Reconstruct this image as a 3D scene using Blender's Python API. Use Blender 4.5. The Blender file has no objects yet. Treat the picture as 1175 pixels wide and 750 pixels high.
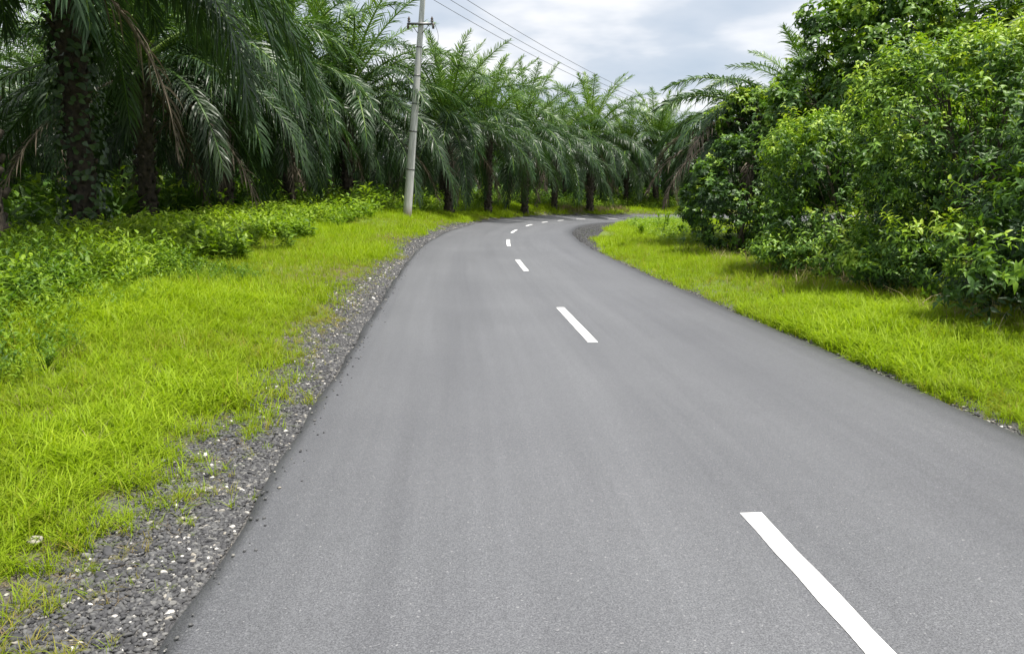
import bpy, math, random
import numpy as np
from mathutils import Vector

rng = np.random.default_rng(7)
random.seed(7)
SC = bpy.context.scene
COL = SC.collection
PI = math.pi
HCAM = 1.9
FPX = 930.0           # focal length in pixels of the 1175 px wide photograph
PITCH = math.radians(9.58)

# ------------------------------------------------------------------ helpers
def tag(o, label=None, cat=None, group=None, kind=None):
    if label: o['label'] = label
    if cat: o['category'] = cat
    if group: o['group'] = group
    if kind: o['kind'] = kind
    return o

def empty(name, loc, rz=0.0, scale=1.0):
    o = bpy.data.objects.new(name, None)
    o.empty_display_size = 0.3
    o.location = loc; o.rotation_euler = (0, 0, rz); o.scale = (scale,)*3
    COL.objects.link(o)
    return o

class G:
    """collects geometry; build() links it as one mesh object"""
    def __init__(s):
        s.V = []; s.F = {3: [], 4: []}; s.t = []; s.n = 0; s.uv = None
    def add(s, V, F3=None, F4=None, t=0.5):
        V = np.asarray(V, float).reshape(-1, 3)
        s.V.append(V)
        s.t.append(np.broadcast_to(np.asarray(t, float), (len(V),)).copy())
        if F3 is not None and len(F3): s.F[3].append(np.asarray(F3, int).reshape(-1, 3) + s.n)
        if F4 is not None and len(F4): s.F[4].append(np.asarray(F4, int).reshape(-1, 4) + s.n)
        s.n += len(V)
    def mesh(s, name, mat, smooth=False):
        V = np.concatenate(s.V); t = np.concatenate(s.t)
        f3 = np.concatenate(s.F[3]) if s.F[3] else np.zeros((0, 3), int)
        f4 = np.concatenate(s.F[4]) if s.F[4] else np.zeros((0, 4), int)
        me = bpy.data.meshes.new(name)
        nl = f3.size + f4.size; nf = len(f3) + len(f4)
        me.vertices.add(len(V)); me.vertices.foreach_set('co', V.astype(np.float32).ravel())
        me.loops.add(nl); me.loops.foreach_set('vertex_index', np.concatenate([f3.ravel(), f4.ravel()]).astype(np.int32))
        me.polygons.add(nf)
        me.polygons.foreach_set('loop_start', np.concatenate([np.arange(len(f3))*3, f3.size + np.arange(len(f4))*4]).astype(np.int32))
        me.update(calc_edges=True)
        if smooth:
            me.polygons.foreach_set('use_smooth', np.ones(nf, bool))
        a = me.attributes.new('tint', 'FLOAT', 'POINT')
        a.data.foreach_set('value', t.astype(np.float32))
        me.materials.append(mat)
        return me
    def build(s, name, mat, parent=None, smooth=False):
        return link(name, s.mesh(name, mat, smooth), parent)

def link(name, me, parent=None):
    o = bpy.data.objects.new(name, me)
    COL.objects.link(o)
    if parent: o.parent = parent
    return o

def tube(g, pts, rad, n=8, t=0.5, cap=True):
    pts = np.asarray(pts, float); m = len(pts)
    rad = np.broadcast_to(np.asarray(rad, float), (m,))
    T = np.gradient(pts, axis=0); T /= np.linalg.norm(T, axis=1)[:, None] + 1e-9
    ref = np.array([0, 0, 1.0]) if abs(T[0][2]) < .9 else np.array([1.0, 0, 0])
    V = []
    for i in range(m):
        a = np.cross(T[i], ref); a /= np.linalg.norm(a) + 1e-9
        b = np.cross(T[i], a)
        ang = np.arange(n)*2*PI/n
        V.append(pts[i] + rad[i]*(np.cos(ang)[:, None]*a + np.sin(ang)[:, None]*b))
    V = np.concatenate(V)
    F = [(i*n+j, i*n+(j+1) % n, (i+1)*n+(j+1) % n, (i+1)*n+j) for i in range(m-1) for j in range(n)]
    F3 = []
    if cap:
        V = np.concatenate([V, pts[:1], pts[-1:]])
        c0, c1 = m*n, m*n+1
        F3 = [(c0, (j+1) % n, j) for j in range(n)] + [(c1, (m-1)*n+j, (m-1)*n+(j+1) % n) for j in range(n)]
    g.add(V, F3, F, t)

def scatter(g, temps, P, axis=None, yaw=None, scale=1.0, tint=0.5, dt=0.0):
    """instances template geometry at P as real mesh. temps: list of (V,F3,F4,t)"""
    N = len(P)
    if N == 0: return
    yaw = rng.uniform(0, 2*PI, N) if yaw is None else yaw
    scale = np.broadcast_to(np.asarray(scale, float), (N,))
    tint = np.broadcast_to(np.asarray(tint, float), (N,))
    if axis is None:
        axis = np.tile([0, 0, 1.0], (N, 1))
    z = axis/np.linalg.norm(axis, axis=1)[:, None]
    ref = np.stack([np.cos(yaw), np.sin(yaw), np.zeros(N)+.13], 1)
    x = np.cross(ref, z); x /= np.linalg.norm(x, axis=1)[:, None] + 1e-9
    y = np.cross(z, x)
    R = np.stack([x, y, z], 2)
    which = rng.integers(0, len(temps), N)
    for k, (TV, T3, T4, Tt) in enumerate(temps):
        m = which == k
        n = m.sum()
        if n == 0: continue
        V = np.einsum('nij,vj->nvi', R[m]*scale[m][:, None, None], TV) + P[m][:, None, :]
        nv = len(TV)
        off = (np.arange(n)*nv)[:, None, None]
        F3 = (T3[None] + off).reshape(-1, 3) if len(T3) else None
        F4 = (T4[None] + off).reshape(-1, 4) if len(T4) else None
        tt = (tint[m][:, None] + Tt[None]*1.0)
        if dt: tt = tt + rng.normal(0, dt, n)[:, None]
        g.add(V.reshape(-1, 3), F3, F4, np.clip(tt.ravel(), 0, 1))

# ------------------------------------------------------------------ materials
def new_mat(name):
    m = bpy.data.materials.new(name); m.use_nodes = True
    nt = m.node_tree; nt.nodes.clear()
    out = nt.nodes.new('ShaderNodeOutputMaterial')
    return m, nt, out

def N(nt, typ, **kw):
    n = nt.nodes.new(typ)
    for k, v in kw.items():
        if k.startswith('i_'):
            key = k[2:]
            key = int(key) if key.isdigit() else key.replace('_', ' ')
            n.inputs[key].default_value = v
        else: setattr(n, k, v)
    return n

def ramp(nt, stops, fac=None, interp='LINEAR'):
    r = nt.nodes.new('ShaderNodeValToRGB'); r.color_ramp.interpolation = interp
    el = r.color_ramp.elements
    while len(el) > 1: el.remove(el[-1])
    el[0].position = stops[0][0]; el[0].color = (*stops[0][1], 1)
    for p, c in stops[1:]:
        e = el.new(p); e.color = (*c, 1)
    if fac is not None: nt.links.new(fac, r.inputs[0])
    return r.outputs[0]

def noise(nt, scale, detail=3, vec=None, rough=.55):
    n = N(nt, 'ShaderNodeTexNoise'); n.inputs['Scale'].default_value = scale
    n.inputs['Detail'].default_value = detail; n.inputs['Roughness'].default_value = rough
    if vec is not None: nt.links.new(vec, n.inputs['Vector'])
    return n.outputs['Fac']

def mth(nt, op, a, b=None, clamp=False):
    n = N(nt, 'ShaderNodeMath', operation=op); n.use_clamp = clamp
    for i, v in enumerate((a, b)):
        if v is None: continue
        if isinstance(v, (int, float)): n.inputs[i].default_value = v
        else: nt.links.new(v, n.inputs[i])
    return n.outputs[0]

def mixc(nt, fac, a, b, blend='MIX'):
    n = N(nt, 'ShaderNodeMix', data_type='RGBA', blend_type=blend)
    for i, v in ((0, fac), (6, a), (7, b)):
        if isinstance(v, (int, float)): n.inputs[i].default_value = v
        elif isinstance(v, tuple): n.inputs[i].default_value = (*v, 1)
        else: nt.links.new(v, n.inputs[i])
    return n.outputs[2]

def leaf_mat(name, stops, rough=.45, spec=.5, trans=.3, tcol=(1.3, 1.35, .6)):
    m, nt, out = new_mat(name)
    at = N(nt, 'ShaderNodeAttribute', attribute_name='tint')
    col = ramp(nt, stops, at.outputs['Fac'])
    p = N(nt, 'ShaderNodeBsdfPrincipled'); nt.links.new(col, p.inputs['Base Color'])
    p.inputs['Roughness'].default_value = rough
    p.inputs['Specular IOR Level'].default_value = spec
    if trans > 0:
        tr = N(nt, 'ShaderNodeBsdfTranslucent')
        c2 = mixc(nt, 1.0, col, tcol, 'MULTIPLY'); nt.links.new(c2, tr.inputs['Color'])
        mx = N(nt, 'ShaderNodeMixShader'); mx.inputs[0].default_value = trans
        nt.links.new(p.outputs[0], mx.inputs[1]); nt.links.new(tr.outputs[0], mx.inputs[2])
        nt.links.new(mx.outputs[0], out.inputs[0])
    else: nt.links.new(p.outputs[0], out.inputs[0])
    return m

M = {}
M['frond'] = leaf_mat('palm_leaf', [(0, (.07, .06, .04)), (.15, (.040, .062, .028)), (.45, (.034, .078, .026)), (.75, (.085, .168, .026)), (1, (.20, .31, .035))], .42, .42, .24)
M['deadfrond'] = leaf_mat('dry_palm_leaf', [(0, (.06, .048, .036)), (1, (.22, .18, .135))], .7, .2, .15, (1.1, 1, .9))
M['grass'] = leaf_mat('grass_blade', [(0, (.33, .25, .09)), (.2, (.30, .27, .04)), (.42, (.21, .28, .016)), (.7, (.25, .37, .011)), (1, (.37, .47, .03))], .55, .15, .42, (1.2, 1.25, .5))
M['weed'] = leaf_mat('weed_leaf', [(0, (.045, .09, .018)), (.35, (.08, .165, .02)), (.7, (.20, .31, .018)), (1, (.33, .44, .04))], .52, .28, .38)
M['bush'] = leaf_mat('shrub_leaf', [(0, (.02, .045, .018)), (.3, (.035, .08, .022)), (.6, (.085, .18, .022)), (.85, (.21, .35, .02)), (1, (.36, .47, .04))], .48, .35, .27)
M['vine'] = leaf_mat('vine_leaf', [(0, (.025, .05, .02)), (.5, (.05, .095, .03)), (1, (.10, .17, .045))], .4, .5, .25)
M['straw'] = leaf_mat('dry_stalk', [(0, (.16, .12, .06)), (.6, (.36, .28, .16)), (1, (.5, .42, .27))], .8, .1, .2, (1, 1, .9))

def bark(name, c0, c1, scale=9, bump=.6):
    m, nt, out = new_mat(name)
    tc = N(nt, 'ShaderNodeTexCoord')
    n1 = noise(nt, scale, 5, tc.outputs['Object'])
    col = ramp(nt, [(.3, c0), (.7, c1)], n1)
    p = N(nt, 'ShaderNodeBsdfPrincipled'); nt.links.new(col, p.inputs['Base Color']); p.inputs['Roughness'].default_value = .9
    b = N(nt, 'ShaderNodeBump'); b.inputs['Strength'].default_value = bump; b.inputs['Distance'].default_value = .05
    nt.links.new(n1, b.inputs['Height']); nt.links.new(b.outputs[0], p.inputs['Normal'])
    nt.links.new(p.outputs[0], out.inputs[0])
    return m
M['trunk'] = bark('palm_bark', (.022, .018, .014), (.085, .066, .046))
M['wood'] = bark('branch_bark', (.04, .032, .022), (.11, .09, .065), 14)

# concrete pole
m, nt, out = new_mat('concrete_pole'); M['concrete'] = m
tc = N(nt, 'ShaderNodeTexCoord')
mp = N(nt, 'ShaderNodeMapping'); mp.inputs['Scale'].default_value = (6, 6, .7); nt.links.new(tc.outputs['Object'], mp.inputs[0])
n1 = noise(nt, 2.2, 6, mp.outputs[0], .65)
col = ramp(nt, [(.25, (.33, .325, .31)), (.5, (.52, .52, .50)), (.75, (.62, .62, .60))], n1)
sp = N(nt, 'ShaderNodeSeparateXYZ'); nt.links.new(tc.outputs['Object'], sp.inputs[0])
foot = mth(nt, 'MULTIPLY', mth(nt, 'SUBTRACT', 1.0, mth(nt, 'MULTIPLY', sp.outputs['Z'], 1.6, True), True), n1)
col = mixc(nt, mth(nt, 'MULTIPLY', foot, 1.7, True), col, (.13, .085, .04))
p = N(nt, 'ShaderNodeBsdfPrincipled'); nt.links.new(col, p.inputs['Base Color']); p.inputs['Roughness'].default_value = .85
bm_ = N(nt, 'ShaderNodeBump'); bm_.inputs['Strength'].default_value = .3; bm_.inputs['Distance'].default_value = .02
nt.links.new(n1, bm_.inputs['Height']); nt.links.new(bm_.outputs[0], p.inputs['Normal'])
nt.links.new(p.outputs[0], out.inputs[0])

def plain(name, c, rough=.6, metal=0):
    m, nt, out = new_mat(name)
    tc = N(nt, 'ShaderNodeTexCoord')
    n1 = noise(nt, 20, 4, tc.outputs['Object'])
    col = ramp(nt, [(.3, tuple(x*.75 for x in c)), (.7, tuple(min(1, x*1.15) for x in c))], n1)
    p = N(nt, 'ShaderNodeBsdfPrincipled'); nt.links.new(col, p.inputs['Base Color'])
    p.inputs['Roughness'].default_value = rough; p.inputs['Metallic'].default_value = metal
    nt.links.new(p.outputs[0], out.inputs[0])
    return m
M['steel'] = plain('galvanised_steel', (.16, .16, .16), .5, .7)
M['ceramic'] = plain('brown_insulator', (.10, .075, .06), .25)
M['wire'] = plain('aluminium_wire', (.10, .10, .105), .5, .4)

# asphalt: UV = (offset from the centre line, distance along the road) in metres
m, nt, out = new_mat('asphalt'); M['asphalt'] = m
uv = N(nt, 'ShaderNodeUVMap', uv_map='road')
mp = N(nt, 'ShaderNodeMapping'); mp.inputs['Scale'].default_value = (1.0, .035, 1); nt.links.new(uv.outputs[0], mp.inputs[0])
geo = N(nt, 'ShaderNodeNewGeometry')
fine = noise(nt, 120, 4, geo.outputs['Position'], .75)
vor = N(nt, 'ShaderNodeTexVoronoi'); vor.inputs['Scale'].default_value = 110; nt.links.new(geo.outputs['Position'], vor.inputs['Vector'])
vsep = N(nt, 'ShaderNodeSeparateColor'); nt.links.new(vor.outputs['Color'], vsep.inputs[0])
big = noise(nt, .35, 4, geo.outputs['Position'])
streak = noise(nt, 1.6, 5, mp.outputs[0], .6)
mp2 = N(nt, 'ShaderNodeMapping'); mp2.inputs['Scale'].default_value = (9.0, .12, 1); nt.links.new(uv.outputs[0], mp2.inputs[0])
streak2 = noise(nt, 1.0, 3, mp2.outputs[0])
base = ramp(nt, [(.34, (.052, .0535, .062)), (.5, (.107, .110, .119)), (.66, (.168, .172, .184))], fine)
ag = ramp(nt, [(0, (.76, .76, .765)), (.6, (1.0, 1.0, 1.0)), (.95, (1.12, 1.12, 1.11)), (.993, (1.3, 1.29, 1.27)), (1, (2.0, 1.95, 1.85))], vsep.outputs[0])
base = mixc(nt, 1.0, base, ag, 'MULTIPLY')
st = ramp(nt, [(.3, (.86, .86, .87)), (.5, (1, 1, 1)), (.72, (1.12, 1.12, 1.115))], streak)
base = mixc(nt, 1.0, base, st, 'MULTIPLY')
st2 = ramp(nt, [(.3, (.95, .95, .95)), (.7, (1.05, 1.05, 1.05))], streak2)
base = mixc(nt, 1.0, base, st2, 'MULTIPLY')
bg = ramp(nt, [(.3, (.92, .92, .925)), (.7, (1.07, 1.07, 1.065))], big)
base = mixc(nt, 1.0, base, bg, 'MULTIPLY')
us = N(nt, 'ShaderNodeSeparateXYZ'); nt.links.new(uv.outputs[0], us.inputs[0])
du = mth(nt, 'ADD', us.outputs[0], mth(nt, 'MULTIPLY', mth(nt, 'SUBTRACT', streak, .5), .35))
# fresh darker margins at both edges, faint wheel tracks
edge = ramp(nt, [(0, (.35, .35, .36)), (.010, (.5, .5, .51)), (.022, (.82, .82, .83)), (.06, (.97, .97, .97)), (.12, (1, 1, 1)), (.27, (.95, .95, .955)), (.36, (1.02, 1.02, 1.02)), (.5, (1.0, 1.0, 1.0)),
                 (.64, (1.04, 1.04, 1.04)), (.74, (.95, .95, .96)), (.86, (.95, .95, .96)), (.925, (.86, .86, .87)), (.965, (.66, .66, .67)), (.985, (.42, .42, .43)), (1, (.35, .35, .36))],
            mth(nt, 'DIVIDE', mth(nt, 'ADD', du, 3.0), 5.72))
base = mixc(nt, 1.0, base, edge, 'MULTIPLY')
p = N(nt, 'ShaderNodeBsdfPrincipled'); nt.links.new(base, p.inputs['Base Color'])
p.inputs['Roughness'].default_value = .58; p.inputs['Specular IOR Level'].default_value = .45
b = N(nt, 'ShaderNodeBump'); b.inputs['Strength'].default_value = .55; b.inputs['Distance'].default_value = .006
nt.links.new(fine, b.inputs['Height']); nt.links.new(b.outputs[0], p.inputs['Normal'])
nt.links.new(p.outputs[0], out.inputs[0])

# road paint
m, nt, out = new_mat('road_paint'); M['paint'] = m
geo = N(nt, 'ShaderNodeNewGeometry')
fine = noise(nt, 90, 3, geo.outputs['Position'], .7)
big = noise(nt, 3, 4, geo.outputs['Position'])
col = ramp(nt, [(.24, (.30, .30, .30)), (.34, (.70, .70, .69)), (.45, (.80, .80, .79)), (1, (.84, .84, .83))], fine)
col = mixc(nt, 1.0, col, ramp(nt, [(.3, (.93, .93, .92)), (.6, (1, 1, 1))], big), 'MULTIPLY')
p = N(nt, 'ShaderNodeBsdfPrincipled'); nt.links.new(col, p.inputs['Base Color']); p.inputs['Roughness'].default_value = .6
b = N(nt, 'ShaderNodeBump'); b.inputs['Strength'].default_value = .4; b.inputs['Distance'].default_value = .004
nt.links.new(fine, b.inputs['Height']); nt.links.new(b.outputs[0], p.inputs['Normal'])
nt.links.new(p.outputs[0], out.inputs[0])

# stones
m, nt, out = new_mat('gravel_stone'); M['stone'] = m
at = N(nt, 'ShaderNodeAttribute', attribute_name='tint')
geo = N(nt, 'ShaderNodeNewGeometry')
n1 = noise(nt, 60, 4, geo.outputs['Position'])
col = ramp(nt, [(0, (.025, .025, .028)), (.3, (.05, .05, .053)), (.6, (.10, .10, .10)), (.78, (.19, .185, .17)), (.88, (.32, .29, .24)), (.94, (.46, .44, .41)), (1, (.60, .58, .55))], at.outputs['Fac'])
col = mixc(nt, 1.0, col, ramp(nt, [(.3, (.7, .7, .7)), (.7, (1.25, 1.25, 1.25))], n1), 'MULTIPLY')
p = N(nt, 'ShaderNodeBsdfPrincipled'); nt.links.new(col, p.inputs['Base Color']); p.inputs['Roughness'].default_value = .75
nt.links.new(p.outputs[0], out.inputs[0])

# ------------------------------------------------------------------ road axis and terrain
ctrl = np.array([(4.68, -40), (3.22, -20), (1.76, 0), (1.03, 10), (.27, 20.4), (-.13, 29.2), (.05, 38), (.95, 47), (2.2, 56), (3.75, 64.5),
                 (5.9, 73), (9.3, 80.6), (15.2, 86.2), (23, 89.2), (33, 90.6), (45, 91), (60, 91), (90, 91), (200, 91)], float)
def catmull(P, step=.5):
    out = []
    for i in range(1, len(P)-2):
        p0, p1, p2, p3 = P[i-1], P[i], P[i+1], P[i+2]
        n = max(2, int(np.linalg.norm(p2-p1)/step))
        a = math.sqrt
        t0 = 0; t1 = t0+a(np.linalg.norm(p1-p0)); t2 = t1+a(np.linalg.norm(p2-p1)); t3 = t2+a(np.linalg.norm(p3-p2))
        for k in range(n):
            t = t1+(t2-t1)*k/n
            A1 = (t1-t)/(t1-t0)*p0+(t-t0)/(t1-t0)*p1; A2 = (t2-t)/(t2-t1)*p1+(t-t1)/(t2-t1)*p2; A3 = (t3-t)/(t3-t2)*p2+(t-t2)/(t3-t2)*p3
            B1 = (t2-t)/(t2-t0)*A1+(t-t0)/(t2-t0)*A2; B2 = (t3-t)/(t3-t1)*A2+(t-t1)/(t3-t1)*A3
            out.append((t2-t)/(t2-t1)*B1+(t-t1)/(t2-t1)*B2)
    out.append(P[-2])
    return np.array(out)
AX = catmull(ctrl)
seg = np.linalg.norm(np.diff(AX, axis=0), axis=1)
AS = np.concatenate([[0], np.cumsum(seg)])
AS -= AS[np.argmin(abs(AX[:, 1]))]
AT = np.gradient(AX, axis=0); AT /= np.linalg.norm(AT, axis=1)[:, None]
for _ in range(6):
    AT[1:-1] = (AT[:-2]+AT[1:-1]*2+AT[2:])/4
AT /= np.linalg.norm(AT, axis=1)[:, None]
AN = np.stack([AT[:, 1], -AT[:, 0]], 1)     # to the right of travel
def sd_exact(X, Y):
    X = np.ravel(X); Y = np.ravel(Y)
    S = np.empty(len(X)); D = np.empty(len(X))
    for a in range(0, len(X), 20000):
        x = X[a:a+20000, None]; y = Y[a:a+20000, None]
        d2 = (x-AX[None, :, 0])**2+(y-AX[None, :, 1])**2
        k = d2.argmin(1)
        rx = x[:, 0]-AX[k, 0]; ry = y[:, 0]-AX[k, 1]
        S[a:a+20000] = AS[k]+rx*AT[k, 0]+ry*AT[k, 1]
        D[a:a+20000] = rx*AN[k, 0]+ry*AN[k, 1]
        far = abs(D[a:a+20000]) < np.sqrt(d2[np.arange(len(k)), k])*.7
        D[a:a+20000][far] = (np.sign(D[a:a+20000])*np.sqrt(d2[np.arange(len(k)), k]))[far]
    return S, D
DL, DR = -3.0, 2.72
def road_z(s, d):
    drop = np.interp(s, [0, 36, 47, 56, 65, 73, 82, 92, 110, 300], [0, 0, .10, .27, .47, .65, .88, 1.08, 1.2, 1.2])
    cr = np.interp(s, [34, 50, 72, 200], [0, .05, .10, .10])
    return -drop - cr*np.clip(d, -3.1, 3.1)
rs = np.random.RandomState(3)
WV = [(rs.uniform(-1, 1, 2)*f, rs.uniform(0, 6.28), a) for f, a in ((.12, .10), (.2, .08), (.45, .05), (.8, .03), (1.7, .018), (2.6, .012)) for _ in range(3)]
def undul(X, Y):
    z = 0
    for f, p, a in WV: z = z+a*np.sin(f[0]*X+f[1]*Y+p)
    return z
def verge(s, d):
    a = -d
    near = np.interp(a, [3.0, 3.12, 3.6, 4.4, 6.5, 9, 14], [-.07, -.045, -.02, .06, .28, .42, .45])
    far = np.interp(a, [3.0, 3.1, 3.45, 4.3, 5.5, 8, 14], [-.07, -.04, .0, .28, .62, .74, .78])
    w = np.clip((s-18)/20, 0, 1); w = w*w*(3-2*w)
    left = near*(1-w)+far*w
    right = np.interp(d, [2.72, 2.85, 3.2, 4.2, 7, 12], [-.07, -.045, -.01, .07, .12, .2])
    return np.where(d < 0, left, right)
def ground_raw(X, Y, s, d):
    amp = np.clip((abs(d)-3.3)/3.5, 0, 1)
    z = road_z(s, d) + verge(s, d) + undul(X, Y)*amp*.8
    under = (d > DL+.02) & (d < DR-.02)
    return np.where(under, road_z(s, d)-.09, z)
# lookup grid
GX0, GX1, GY0, GY1, GS = -60.0, 92.0, -12.0, 156.0, .25
gx = np.arange(GX0, GX1+1e-6, GS); gy = np.arange(GY0, GY1+1e-6, GS)
XX, YY = np.meshgrid(gx, gy)
S_, D_ = sd_exact(XX, YY)
S_ = S_.reshape(XX.shape); D_ = D_.reshape(XX.shape)
Z_ = ground_raw(XX, YY, S_, D_)
def look(A, x, y):
    fx = np.clip((np.asarray(x, float)-GX0)/GS, 0, len(gx)-1.001); fy = np.clip((np.asarray(y, float)-GY0)/GS, 0, len(gy)-1.001)
    i = fx.astype(int); j = fy.astype(int); u = fx-i; v = fy-j
    return (A[j, i]*(1-u)*(1-v)+A[j, i+1]*u*(1-v)+A[j+1, i]*(1-u)*v+A[j+1, i+1]*u*v)
gz = lambda x, y: look(Z_, x, y)
gd = lambda x, y: look(D_, x, y)
gs = lambda x, y: look(S_, x, y)
def at(s, d):
    """world x, y of a point s metres along the road and d metres right of its axis"""
    s = np.asarray(s, float)
    x = np.interp(s, AS, AX[:, 0]) + d*np.interp(s, AS, AN[:, 0])
    y = np.interp(s, AS, AX[:, 1]) + d*np.interp(s, AS, AN[:, 1])
    return x, y
def px(p, z):      # world x of photograph column p at forward distance z
    return (p-587.5)/FPX*z

# ground sheet: fine core, growing cells outwards
def axis(a, b, far, fine):
    core = list(np.arange(a, b+1e-6, fine))
    lo = []; v = a; h = fine
    while v > -far: h *= 1.45; v -= h; lo.append(v)
    hi = []; v = core[-1]; h = fine
    while v < far: h *= 1.45; v += h; hi.append(v)
    return np.array(lo[::-1]+core+hi)
ax_ = axis(-36, 52, 1500, .25); ay_ = axis(-10, 125, 1500, .25)
TX, TY = np.meshgrid(ax_, ay_)
inside = (TX >= GX0) & (TX <= GX1) & (TY >= GY0) & (TY <= GY1)
TZ = np.where(inside, gz(TX, TY), 0)
s2, d2 = gs(TX, TY), gd(TX, TY)
oi = ~inside
so, do = sd_exact(TX[oi], TY[oi])
TZ[oi] = ground_raw(TX[oi], TY[oi], so, do); d2[oi] = do; s2[oi] = so
g = G()
ny, nx = TX.shape
idx = np.arange(nx*ny).reshape(ny, nx)
F4 = np.stack([idx[:-1, :-1], idx[:-1, 1:], idx[1:, 1:], idx[1:, :-1]], -1).reshape(-1, 4)
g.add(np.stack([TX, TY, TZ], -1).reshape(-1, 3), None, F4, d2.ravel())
m, nt, out = new_mat('ground_soil'); M['ground'] = m
at_ = N(nt, 'ShaderNodeAttribute', attribute_name='tint')
geo = N(nt, 'ShaderNodeNewGeometry')
P_ = geo.outputs['Position']
n_a = noise(nt, .9, 4, P_); n_b = noise(nt, 7, 5, P_, .65); n_c = noise(nt, 60, 3, P_, .7)
d_j = mth(nt, 'ADD', at_.outputs['Fac'], mth(nt, 'MULTIPLY', mth(nt, 'SUBTRACT', n_b, .5), 1.3))
d_j = mth(nt, 'ADD', d_j, mth(nt, 'MULTIPLY', mth(nt, 'SUBTRACT', n_a, .5), 1.0))
grey = ramp(nt, [(.3, (.025, .025, .027)), (.5, (.07, .068, .066)), (.7, (.17, .16, .15))], n_c)
soil = ramp(nt, [(.3, (.045, .034, .02)), (.55, (.115, .085, .05)), (.75, (.17, .14, .08))], n_c)
turf = ramp(nt, [(.3, (.06, .085, .012)), (.6, (.12, .17, .018)), (.8, (.17, .19, .03))], n_b)
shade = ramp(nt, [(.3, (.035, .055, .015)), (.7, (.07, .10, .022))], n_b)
c = mixc(nt, ramp(nt, [(0, (0, 0, 0)), (1, (1, 1, 1))], mth(nt, 'DIVIDE', mth(nt, 'SUBTRACT', -3.75, d_j), .5, True)), grey, soil)
c = mixc(nt, mth(nt, 'DIVIDE', mth(nt, 'SUBTRACT', -4.5, d_j), .8, True), c, turf)
c = mixc(nt, mth(nt, 'DIVIDE', mth(nt, 'SUBTRACT', d_j, 2.9), .35, True), c, turf)
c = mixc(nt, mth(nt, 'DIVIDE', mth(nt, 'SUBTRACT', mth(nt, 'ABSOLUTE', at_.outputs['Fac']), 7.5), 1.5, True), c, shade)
p = N(nt, 'ShaderNodeBsdfPrincipled'); nt.links.new(c, p.inputs['Base Color']); p.inputs['Roughness'].default_value = .95
b = N(nt, 'ShaderNodeBump'); b.inputs['Strength'].default_value = .7; b.inputs['Distance'].default_value = .02
nt.links.new(n_c, b.inputs['Height']); nt.links.new(b.outputs[0], p.inputs['Normal'])
nt.links.new(p.outputs[0], out.inputs[0])
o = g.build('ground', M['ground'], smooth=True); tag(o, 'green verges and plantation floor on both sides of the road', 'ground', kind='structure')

# road sheet with a real thickness at its edges
ss = np.concatenate([np.arange(-28, 120, .4), np.arange(120, 190, 3)])
dd = np.array([DL-.05, DL, DL+.12, -2.4, -1.6, -.8, 0, .8, 1.6, 2.3, DR-.12, DR, DR+.05])
wob = .018*np.sin(ss*3.1)+.012*np.sin(ss*7.7+1)+.014*np.sin(ss*1.3+2)
Vr = []; UV = []
for i, s in enumerate(ss):
    for j, d in enumerate(dd):
        e = d+(wob[i] if j < 2 else (wob[::-1][i] if j > len(dd)-3 else 0))
        x, y = at(s, e)
        z = float(road_z(s, d))
        if j in (0, len(dd)-1): z -= .085
        elif j in (1, len(dd)-2): z -= .012
        Vr.append((float(x), float(y), z)); UV.append((d, s))
nj = len(dd); idx = np.arange(len(ss)*nj).reshape(len(ss), nj)
F4 = np.stack([idx[:-1, :-1], idx[:-1, 1:], idx[1:, 1:], idx[1:, :-1]], -1).reshape(-1, 4)
g = G(); g.add(Vr, None, F4)
me = g.mesh('road', M['asphalt'], True)
uvl = me.uv_layers.new(name='road')
li = np.empty(len(me.loops), np.int32); me.loops.foreach_get('vertex_index', li)
uvl.data.foreach_set('uv', np.array(UV, np.float32)[li].ravel())
tag(link('road', me), 'grey asphalt road curving right between verges', 'road', kind='structure')

def ribbon(name, s0, s1, w, lift, mat, dc=0.0):
    n = max(3, int((s1-s0)/.25)+1); sv = np.linspace(s0, s1, n); V = []
    for s in sv:
        for k in (-.5, .5):
            x, y = at(s, dc+k*w); V.append((float(x)+random.gauss(0, .002), float(y), float(road_z(s, dc+k*w))+lift))
    F = [(2*i, 2*i+1, 2*i+3, 2*i+2) for i in range(n-1)]
    g = G(); g.add(V, None, F); return g.build(name, mat)
dash = [(-13.2, -10.1), (-4.3, -1.3), (1.45, 4.6), (10.1, 13.2), (19.3, 22.45), (28.0, 31.7), (36.9, 40.4), (45.9, 49.2), (55, 58.2), (64, 67.2), (73, 76.2), (82, 85.2)]
for i, (a, b_) in enumerate(dash):
    o = ribbon('lane_marking', a, b_, .128, .004, M['paint'])
    tag(o, 'white painted centre dash on the asphalt', 'road marking', kind='structure')

# ------------------------------------------------------------------ leaf templates
def leaf_geo(L, W, droop=.25, fold=.15, n=3):
    """pointed oval leaf along +x, drooping; returns V,F3,F4"""
    if n == 3:
        xs = [0, .3, .68, 1]; ws = [0, .5, .36, 0]
        V = [(0, 0, 0)]
        for x, w in zip(xs[1:3], ws[1:3]):
            z = -droop*L*x*x
            V += [(x*L, w*W, z+fold*W), (x*L, 0, z), (x*L, -w*W, z+fold*W)]
        V.append((L*.97, 0, -droop*L))
        F3 = [(0, 2, 1), (0, 3, 2), (4, 5, 7), (5, 6, 7)]
        F4 = [(1, 2, 5, 4), (2, 3, 6, 5)]
    else:
        V = [(0, 0, 0), (.45*L, .5*W, -.2*droop*L), (.45*L, -.5*W, -.2*droop*L), (L*.97, 0, -droop*L)]
        F3 = [(0, 2, 1), (1, 2, 3)]; F4 = []
    return np.array(V, float), np.array(F3, int).reshape(-1, 3), np.array(F4, int).reshape(-1, 4)
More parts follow.
